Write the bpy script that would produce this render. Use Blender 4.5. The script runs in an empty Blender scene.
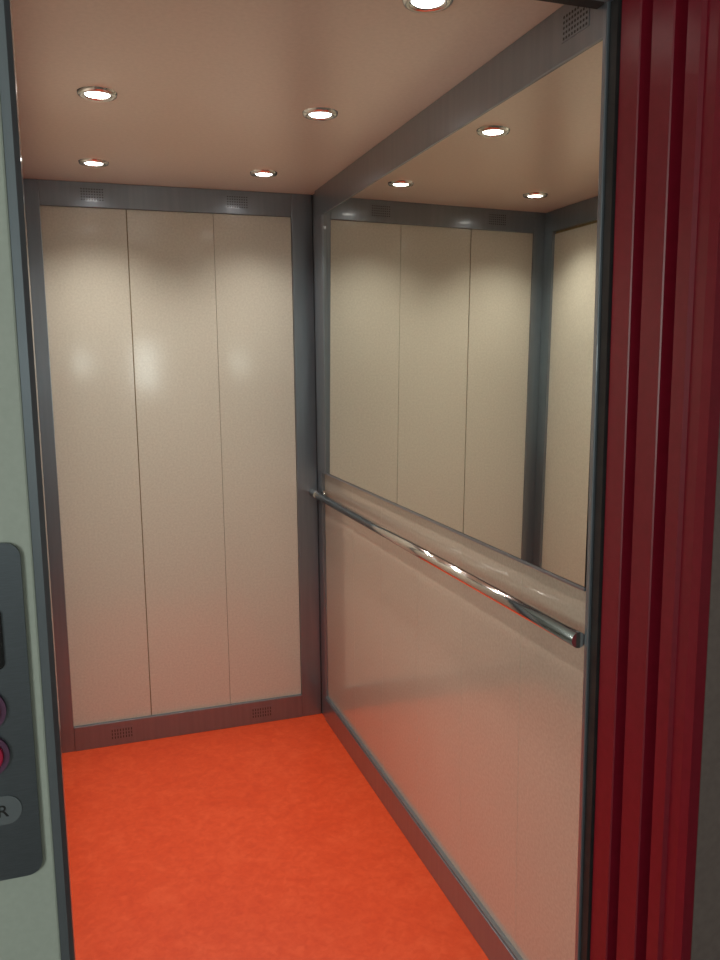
import bpy, bmesh, math
import numpy as np
from mathutils import Matrix, Vector
S=bpy.context.scene
S.view_settings.view_transform='Standard'
H=2.2; W=1.105
# ---------------------------------------------------------------- materials
def mat(name,col,rough=.5,metal=0,noise=None,scale=40,bump=0,coat=0,rvar=0,stretch=None,spec=.5,coat_r=.1):
    m=bpy.data.materials.new(name); m.use_nodes=True; nt=m.node_tree; n=nt.nodes; l=nt.links
    b=n['Principled BSDF']; b.inputs['Base Color'].default_value=(*col,1); b.inputs['Roughness'].default_value=rough
    b.inputs['Metallic'].default_value=metal; b.inputs['Coat Weight'].default_value=coat; b.inputs['Coat Roughness'].default_value=coat_r
    b.inputs['Specular IOR Level'].default_value=spec
    tc=n.new('ShaderNodeTexCoord'); mp=n.new('ShaderNodeMapping'); l.new(tc.outputs['Object'],mp.inputs[0])
    if stretch: mp.inputs['Scale'].default_value=stretch
    nz=n.new('ShaderNodeTexNoise'); nz.inputs['Scale'].default_value=scale; nz.inputs['Detail'].default_value=6
    l.new(mp.outputs[0],nz.inputs['Vector'])
    if noise:
        r=n.new('ShaderNodeValToRGB'); r.color_ramp.elements[0].position=.35; r.color_ramp.elements[1].position=.65
        r.color_ramp.elements[0].color=(*noise,1); r.color_ramp.elements[1].color=(*col,1)
        l.new(nz.outputs['Fac'],r.inputs[0]); l.new(r.outputs[0],b.inputs['Base Color'])
    if bump:
        bp=n.new('ShaderNodeBump'); bp.inputs['Strength'].default_value=bump; bp.inputs['Distance'].default_value=.002
        l.new(nz.outputs['Fac'],bp.inputs['Height']); l.new(bp.outputs[0],b.inputs['Normal'])
    if rvar:
        mr=n.new('ShaderNodeMapRange'); mr.inputs[3].default_value=rough-rvar; mr.inputs[4].default_value=rough+rvar
        l.new(nz.outputs['Fac'],mr.inputs[0]); l.new(mr.outputs[0],b.inputs['Roughness'])
    return m
def emis(name,col,s):
    m=mat(name,col,.3); b=m.node_tree.nodes['Principled BSDF']
    b.inputs['Emission Color'].default_value=(*col,1); b.inputs['Emission Strength'].default_value=s; return m
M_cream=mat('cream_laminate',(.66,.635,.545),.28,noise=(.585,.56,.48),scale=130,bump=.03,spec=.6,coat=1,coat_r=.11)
M_tan=mat('cream_laminate_bounce_tint',(.56,.475,.385),.25,noise=(.50,.42,.34),scale=130,bump=.02,spec=.6,coat=1,coat_r=.08)  # cream laminate with shade and orange floor bounce put into its colour
M_groove=mat('panel_groove',(.30,.22,.11),.7,noise=(.24,.17,.08),scale=20)
M_groove2=mat('panel_joint',(.46,.39,.31),.6,noise=(.42,.35,.28),scale=20)
M_metal=mat('grey_anodised_frame',(.25,.275,.31),.30,.75,noise=(.225,.25,.285),scale=60,stretch=(1,1,.05),bump=.02,coat=.5,coat_r=.05)
M_dark=mat('dark_gap',(.012,.011,.012),.6,noise=(.02,.018,.018),scale=30)
M_vent=mat('vent_hole_shadow',(.05,.052,.056),.6,noise=(.04,.042,.046),scale=30)
M_ceil=mat('ceiling_laminate',(.87,.73,.61),.30,noise=(.82,.685,.57),scale=90,coat=.3,coat_r=.2)
M_chrome=mat('polished_chrome',(.78,.77,.75),.12,1,noise=(.74,.73,.71),scale=30)
M_mirror=mat('mirror_glass',(.80,.81,.74),.0,1)
M_red=mat('red_painted_steel',(.20,.006,.018),.36,noise=(.18,.005,.015),scale=50,spec=.45)
M_hallw=mat('hall_wall_paint',(.17,.125,.112),.8,noise=(.15,.108,.098),scale=70,bump=.3)
M_hallc=mat('hall_ceiling_paint',(.5,.5,.47),.9,noise=(.47,.47,.44),scale=20)
M_hallf=mat('hall_floor_tile',(.2,.18,.16),.5,noise=(.17,.15,.135),scale=12)
M_green=mat('pale_green_enamel',(.48,.51,.45),.42,noise=(.455,.485,.425),scale=120,bump=.04)
M_steel=mat('brushed_stainless',(.19,.21,.24),.34,.9,noise=(.165,.185,.21),scale=60,stretch=(1,1,20),bump=.03)
M_blk=mat('black_display_glass',(.01,.01,.012),.1,noise=(.014,.012,.014),scale=10)
M_btn=mat('red_button_plastic',(.5,.015,.06),.3,noise=(.45,.013,.055),scale=10)
M_ring=mat('button_ring',(.24,.11,.20),.3,.7,noise=(.21,.10,.18),scale=10)
M_label=mat('engraved_label',(.24,.26,.28),.4,.6,noise=(.22,.24,.26),scale=20)
M_lamp=emis('lamp_lens',(1,.96,.90),14)
M_white=mat('white_window_frame',(.7,.7,.68),.5,noise=(.66,.66,.64),scale=20)
def lino():
    m=bpy.data.materials.new('orange_linoleum'); m.use_nodes=True; nt=m.node_tree; n=nt.nodes; l=nt.links; b=n['Principled BSDF']
    tc=n.new('ShaderNodeTexCoord'); a=n.new('ShaderNodeTexNoise'); a.inputs['Scale'].default_value=9; a.inputs['Detail'].default_value=8; a.inputs['Distortion'].default_value=1.5
    c=n.new('ShaderNodeTexNoise'); c.inputs['Scale'].default_value=45; c.inputs['Detail'].default_value=5; c.inputs['Distortion'].default_value=.8
    l.new(tc.outputs['Object'],a.inputs['Vector']); l.new(tc.outputs['Object'],c.inputs['Vector'])
    mx=n.new('ShaderNodeMath'); mx.operation='ADD'; l.new(a.outputs['Fac'],mx.inputs[0]); l.new(c.outputs['Fac'],mx.inputs[1])
    hv=n.new('ShaderNodeMath'); hv.operation='MULTIPLY'; hv.inputs[1].default_value=.5; l.new(mx.outputs[0],hv.inputs[0])
    r=n.new('ShaderNodeValToRGB'); e=r.color_ramp.elements
    e[0].position=.34; e[0].color=(.70,.060,.012,1); e[1].position=.66; e[1].color=(.82,.102,.030,1)
    x=e.new(.5); x.color=(.76,.076,.017,1)
    l.new(hv.outputs[0],r.inputs[0]); l.new(r.outputs[0],b.inputs['Base Color']); b.inputs['Roughness'].default_value=.42
    return m
M_floor=lino()
# ---------------------------------------------------------------- geometry helpers
class B:
    def __init__(s): s.bm=bmesh.new(); s.mats=[]
    def mi(s,m):
        if m not in s.mats: s.mats.append(m)
        return s.mats.index(m)
    def box(s,x0,x1,y0,y1,z0,z1,m,bev=0):
        t=bmesh.new(); bmesh.ops.create_cube(t,size=1)
        for v in t.verts: v.co=Vector(((x0+x1)/2+v.co.x*(x1-x0),(y0+y1)/2+v.co.y*(y1-y0),(z0+z1)/2+v.co.z*(z1-z0)))
        if bev: bmesh.ops.bevel(t,geom=t.edges[:],offset=bev,segments=2,affect='EDGES',profile=.5)
        s._merge(t,m); return s
    def _merge(s,t,m,smooth=False):
        i=s.mi(m)
        for f in t.faces: f.material_index=i; f.smooth=smooth
        me=bpy.data.meshes.new('t'); t.to_mesh(me); t.free(); s.bm.from_mesh(me); bpy.data.meshes.remove(me)
    def cyl(s,c,ax,r,h,m,r2=None,seg=32,smooth=True):
        t=bmesh.new(); bmesh.ops.create_cone(t,cap_ends=True,segments=seg,radius1=r,radius2=r if r2 is None else r2,depth=h)
        q=Vector((0,0,1)).rotation_difference(Vector(ax)).to_matrix().to_4x4()
        bmesh.ops.transform(t,matrix=Matrix.Translation(c)@q,verts=t.verts)
        i=s.mi(m)
        for f in t.faces: f.material_index=i; f.smooth= smooth and len(f.verts)==4
        me=bpy.data.meshes.new('t'); t.to_mesh(me); t.free(); s.bm.from_mesh(me); bpy.data.meshes.remove(me); return s
    def sph(s,c,r,m,sc=(1,1,1)):
        t=bmesh.new(); bmesh.ops.create_uvsphere(t,u_segments=24,v_segments=12,radius=r)
        for v in t.verts: v.co=Vector(c)+Vector((v.co.x*sc[0],v.co.y*sc[1],v.co.z*sc[2]))
        s._merge(t,m,True); return s
    def lathe(s,prof,c,m,seg=40):
        t=bmesh.new(); rings=[]
        for r,z in prof:
            rings.append([t.verts.new((c[0]+r*math.cos(2*math.pi*k/seg),c[1]+r*math.sin(2*math.pi*k/seg),c[2]+z)) for k in range(seg)])
        for a,b in zip(rings,rings[1:]):
            for k in range(seg): t.faces.new((a[k],a[(k+1)%seg],b[(k+1)%seg],b[k]))
        bmesh.ops.recalc_face_normals(t,faces=t.faces[:]); s._merge(t,m,True); return s
    def prism(s,pts,z0,z1,m):
        t=bmesh.new(); a=[t.verts.new((x,y,z0)) for x,y in pts]; b=[t.verts.new((x,y,z1)) for x,y in pts]
        n=len(pts); t.faces.new(a); t.faces.new(b)
        for k in range(n): t.faces.new((a[k],a[(k+1)%n],b[(k+1)%n],b[k]))
        bmesh.ops.recalc_face_normals(t,faces=t.faces[:]); s._merge(t,m); return s
    def prism_y(s,pts,y0,y1,m):
        t=bmesh.new(); a=[t.verts.new((x,y0,z)) for x,z in pts]; b=[t.verts.new((x,y1,z)) for x,z in pts]
        n=len(pts); t.faces.new(a); t.faces.new(b)
        for k in range(n): t.faces.new((a[k],a[(k+1)%n],b[(k+1)%n],b[k]))
        bmesh.ops.recalc_face_normals(t,faces=t.faces[:]); s._merge(t,m); return s
    def roundrect(s,cx,cz,w,h,r,y0,y1,m,seg=8):
        pts=[]
        for k,(sx,sz) in enumerate([(1,1),(-1,1),(-1,-1),(1,-1)]):
            for j in range(seg+1):
                a=math.pi/2*(k+j/seg); pts.append((cx+sx*(w/2-r)+r*math.cos(a),cz+sz*(h/2-r)+r*math.sin(a)))
        return s.prism_y(pts,y0,y1,m)
    def obj(s,name,parent=None):
        me=bpy.data.meshes.new(name); s.bm.to_mesh(me); s.bm.free()
        for m in s.mats: me.materials.append(m)
        o=bpy.data.objects.new(name,me); S.collection.objects.link(o)
        if parent: o.parent=parent
        return o
# ---------------------------------------------------------------- cab shell
B().box(-W-.05,.05,-2.0,.05,-.06,0,M_floor).obj('floor')
B().box(-W-.05,.05,-2.0,.05,H,H+.05,M_ceil).obj('ceiling')
b=B(); b.box(-W-.05,.05,.006,.05,0,H,M_groove)
xs=[-1.045,-.737,-.411,-.1]; gp=[.001,.0016,.0007,.001]
for i in range(3): b.box(xs[i]+gp[i],xs[i+1]-gp[i+1],0,.01,.1,2.11,M_cream,.0008)
b.obj('wall_back')
b=B(); b.box(.006,.05,-1.98,.006,0,H,M_groove2)
ys=[-.07,-.45,-.76,-1.07,-1.38,-1.69,-1.98]
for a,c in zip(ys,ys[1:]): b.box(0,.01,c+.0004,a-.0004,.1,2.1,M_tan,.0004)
b.obj('wall_right')
b=B(); b.box(-W-.05,-W-.006,-1.98,.006,0,H,M_groove)
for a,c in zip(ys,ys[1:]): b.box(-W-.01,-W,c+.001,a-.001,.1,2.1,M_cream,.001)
b.obj('wall_left')
b=B(); b.box(-.10,-.014,-.012,.012,0,H,M_metal,.002); b.box(-.016,-.008,-.006,.01,0,H,M_dark); b.obj('trim_1')
b=B(); b.box(-.012,.006,-.078,-.004,0,H,M_metal,.003); b.obj('trim_2')
b=B(); b.box(-W,-1.04,-.012,.012,0,H,M_metal,.002); b.box(-W-.006,-W+.012,-.078,-.012,0,H,M_metal,.003); b.obj('trim_3')
b=B(); b.box(-1.04,-.10,-.011,.012,2.11,H,M_metal,.002); b.obj('trim_4')
b=B(); b.box(-.022,.006,-1.98,-.078,2.095,H,M_metal,.002); b.obj('trim_5')
b=B(); b.box(-W-.006,-W+.014,-1.98,-.078,2.11,H,M_metal,.002); b.obj('trim_6')
b=B(); b.box(-1.04,-.10,-.014,.012,0,.1,M_metal,.002); b.obj('baseboard_back')
b=B(); b.box(-.016,.006,-1.98,-.078,0,.1,M_metal,.002); b.box(-.012,.0,-1.98,-.078,.1,.106,M_label); b.obj('baseboard_right')
b=B(); b.box(-W-.006,-W+.016,-1.98,-.078,0,.1,M_metal,.002); b.obj('baseboard_left')
# mirror (hung very slightly out of plumb: top leans back)
b=B(); b.prism_y([(-.024,1.09),(-.015,2.094),(-.001,2.094),(-.001,1.09)],-1.978,-.1,M_dark)
b.prism_y([(-.028,1.098),(-.018,2.095),(-.015,2.095),(-.024,1.098)],-1.976,-.19,M_mirror)
b.box(-.030,-.001,-1.978,-.078,1.089,1.0965,M_metal,.002); b.box(-.029,-.001,-.192,-.079,1.097,2.094,M_metal,.002)
b.obj('wall_mirror')
# handrail
rx,rz=-.039,.993; b=B()
b.cyl((rx,(-.026-1.979)/2,rz),(0,1,0),.016,1.953,M_chrome); b.sph((rx,-.026,rz),.016,M_chrome,(1,.7,1))
b.cyl((rx/2-.004,-.10,rz-.004),(1,0,0),.008,.034,M_chrome); b.cyl((-.014,-.10,rz-.004),(1,0,0),.022,.007,M_chrome)
b.sph((rx,-.10,rz),.018,M_chrome,(1,1.2,1))
b.obj('handrail')
def grille(cx,cz,y,kind,plane='y'):
    b=B()
    def P(u0,u1,z0,z1,d,m):
        if plane=='y': b.box(cx+u0,cx+u1,y-d,y+.001,cz+z0,cz+z1,m)
        else: b.box(y-d,y+.001,cx+u0,cx+u1,cz+z0,cz+z1,m)
    P(-.045,.045,-.024,.024,.0012,M_metal)
    if kind=='dots':
        for i in range(9):
            for j in range(5): P(-.040+i*.0093,-.0355+i*.0093,-.0205+j*.0095,-.016+j*.0095,.0018,M_vent)
    else:
        for i in range(8):
            for j in range(3): P(-.040+i*.0108,-.036+i*.0108,-.0205+j*.0145,-.0105+j*.0145,.0018,M_vent)
    b.obj('ventilation_grille')
grille(-.856,2.155,-.011,'dots'); grille(-.316,2.155,-.011,'dots')
grille(-.857,.05,-.014,'slots'); grille(-.28,.05,-.014,'slots')
grille(-1.885,2.155,-.022,'dots','x')
SPOT=20.5
def spot(x,y,k):
    e=bpy.data.objects.new('recessed_spotlight',None); S.collection.objects.link(e)
    b=B(); b.lathe([(.029,.0),(.031,-.006),(.038,-.009),(.046,-.007),(.049,0)],(x,y,H),M_chrome); b.obj('bezel_ring',e)
    b=B(); b.cyl((x,y,H-.003),(0,0,1),.029,.004,M_lamp); b.obj('lens',e)
    L=bpy.data.lights.new('bulb','SPOT'); L.energy=SPOT*k; L.spot_size=math.radians(122 if y>-1.5 else 100); L.spot_blend=1; L.shadow_soft_size=.035; L.color=(1,.93,.84)
    o=bpy.data.objects.new('bulb',L); o.location=(x,y,H-.02); o.parent=e; S.collection.objects.link(o)
for y,kl,kr in ((-.33,.95,.8),(-1.06,1.5,.8),(-1.79,.8,.35)):
    spot(-.852,y,kl); spot(-.278,y,kr)
# ---------------------------------------------------------------- cab front frame / doors
b=B(); b.box(-.028,.05,-1.992,-1.98,0,2.15,M_metal,.002); b.box(-W-.05,-1.0,-2.0,-1.98,0,2.15,M_metal,.002)
b.box(-W-.05,.05,-2.0,-1.95,2.15,H+.05,M_dark,.002); b.box(-1.0,.0,-2.002,-1.99,2.146,2.152,M_metal)
b.box(-.022,.05,-2.014,-1.992,0,2.15,M_dark)
b.obj('wall_front')
b=B(); b.box(.031,.12,-2.209,-2.015,0,2.25,M_dark); b.obj('door_pocket')
zt=2.3
b=B()
b.prism([(-.015,-2.016),(-.017,-2.018),(-.017,-2.068),(-.015,-2.070),(.03,-2.070),(.03,-2.016)],.01,zt,M_red)
b.obj('elevator_door')
b=B()
b.prism([(-.006,-2.087),(-.008,-2.089),(-.008,-2.140),(-.006,-2.142),(.03,-2.142),(.03,-2.087)],.01,zt,M_red)
b.obj('elevator_door')
b=B()
b.prism([(.001,-2.163),(-.001,-2.165),(-.001,-2.195),(.006,-2.199),(.006,-2.225),(.009,-2.243),(.03,-2.243),(.03,-2.163)],0,zt,M_red)
b.obj('door_frame_jamb')
# ---------------------------------------------------------------- left portal panel with call station
b=B()
b.box(-1.42,-.994,-2.24,-2.2,0,zt,M_green,.003)
b.prism([(-.994,-2.24),(-.984,-2.24),(-.978,-2.234),(-.978,-2.205),(-.994,-2.205)],0,zt,M_metal)
b.obj('wall_landing_panel')
py=-2.24; cx=-1.064
st=bpy.data.objects.new('elevator_call_station',None); S.collection.objects.link(st)
b=B(); b.roundrect(cx,1.108,.112,.432,.018,py-.006,py,M_steel); b.obj('faceplate',st)
b=B(); b.roundrect(cx,1.207,.060,.077,.008,py-.0085,py-.005,M_blk); b.obj('display',st)
b=B()
for z in (1.118,1.060):
    b.cyl((cx,py-.008,z),(0,-1,0),.028,.006,M_ring); b.cyl((cx,py-.012,z),(0,-1,0),.022,.006,M_btn,r2=.0205)
b.obj('buttons',st)
b=B(); b.roundrect(cx,.986,.074,.038,.0185,py-.0075,py-.005,M_label); b.obj('key_label',st)
cu=bpy.data.curves.new('label_letter','FONT'); cu.body='R'; cu.size=.022; cu.extrude=.0004; cu.materials.append(M_dark)
o=bpy.data.objects.new('label_letter',cu); o.location=(-1.056,py-.008,.978); o.rotation_euler=(math.pi/2,0,0); o.parent=st; S.collection.objects.link(o)
# ---------------------------------------------------------------- landing hall
b=B(); b.box(.031,2.5,-2.24,-2.21,0,2.7,M_hallw); b.box(-3,-1.42,-2.24,-2.21,0,2.7,M_hallw); b.box(-1.42,.031,-2.24,-2.21,2.3,2.7,M_hallw); b.obj('wall_landing')
b=B(); b.box(-3,2.5,-7,-2.0,-.06,-.001,M_hallf); b.obj('floor_landing')
b=B(); b.box(-3,2.5,-7,-2.0,2.7,2.76,M_hallc); b.obj('ceiling_landing')
b=B(); b.box(2.5,2.55,-7,-2.2,0,2.7,M_hallc); b.obj('wall_hall_right')
b=B(); b.box(-3.05,-3,-7,-2.2,0,2.7,M_hallc); b.obj('wall_hall_left')
b=B(); b.box(-3,2.5,-7.05,-7,0,2.7,M_hallc); b.obj('wall_hall_rear')
def window(name,x,z,w,h,energy,wall='rear'):
    e=bpy.data.objects.new(name,None); S.collection.objects.link(e)
    b=B(); t=.05
    if wall=='rear':
        b.box(x-w/2-t,x+w/2+t,-7,-6.96,z+h/2,z+h/2+t,M_white); b.box(x-w/2-t,x+w/2+t,-7,-6.96,z-h/2-t,z-h/2,M_white)
        b.box(x-w/2-t,x-w/2,-7,-6.96,z-h/2,z+h/2,M_white); b.box(x+w/2,x+w/2+t,-7,-6.96,z-h/2,z+h/2,M_white)
    else:
        b.box(-3,-2.96,x-w/2-t,x+w/2+t,z+h/2,z+h/2+t,M_white); b.box(-3,-2.96,x-w/2-t,x+w/2+t,z-h/2-t,z-h/2,M_white)
        b.box(-3,-2.96,x-w/2-t,x-w/2,z-h/2,z+h/2,M_white); b.box(-3,-2.96,x+w/2,x+w/2+t,z-h/2,z+h/2,M_white)
    b.obj('frame',e)
    L=bpy.data.lights.new('daylight','AREA'); L.shape='RECTANGLE'; L.size=w; L.size_y=h; L.energy=energy; L.color=(.9,1,.95)
    o=bpy.data.objects.new('daylight',L); o.parent=e; S.collection.objects.link(o)
    if wall=='rear': o.location=(x,-6.98,z); o.rotation_euler=(math.pi/2,0,0)
    else: o.location=(-2.98,x,z); o.rotation_euler=(math.pi/2,0,-math.pi/2)
window('window_1',-.95,1.55,.22,.22,1.3); window('window_2',-.2,1.5,.20,.55,4.2)
window('added_fill_window',-5.0,1.6,1.6,1.3,66,'left')  # unseen window, added as daylight fill for the right wall and red jamb
w=bpy.data.worlds.new('world'); S.world=w; w.use_nodes=True; w.node_tree.nodes['Background'].inputs[0].default_value=(.6,.7,.8,1); w.node_tree.nodes['Background'].inputs[1].default_value=.3
# ---------------------------------------------------------------- camera
yaw,pitch,roll=.3246,.1451,-.0108
fwd=np.array([np.sin(yaw)*np.cos(pitch),np.cos(yaw)*np.cos(pitch),-np.sin(pitch)])
r=np.array([np.cos(yaw),-np.sin(yaw),0.0]); u=np.cross(r,fwd)
r2=r*np.cos(roll)+u*np.sin(roll); u2=-r*np.sin(roll)+u*np.cos(roll)
cd=bpy.data.cameras.new('camera'); cam=bpy.data.objects.new('camera',cd); S.collection.objects.link(cam); S.camera=cam
cd.sensor_width=36; cd.lens=810.8/960*36; cd.clip_start=.01
m=Matrix.Identity(4)
for i in range(3): m[i][0]=r2[i]; m[i][1]=u2[i]; m[i][2]=-fwd[i]
m[0][3],m[1][3],m[2][3]=-.9233,-3.2813,1.5345
cam.matrix_world=m
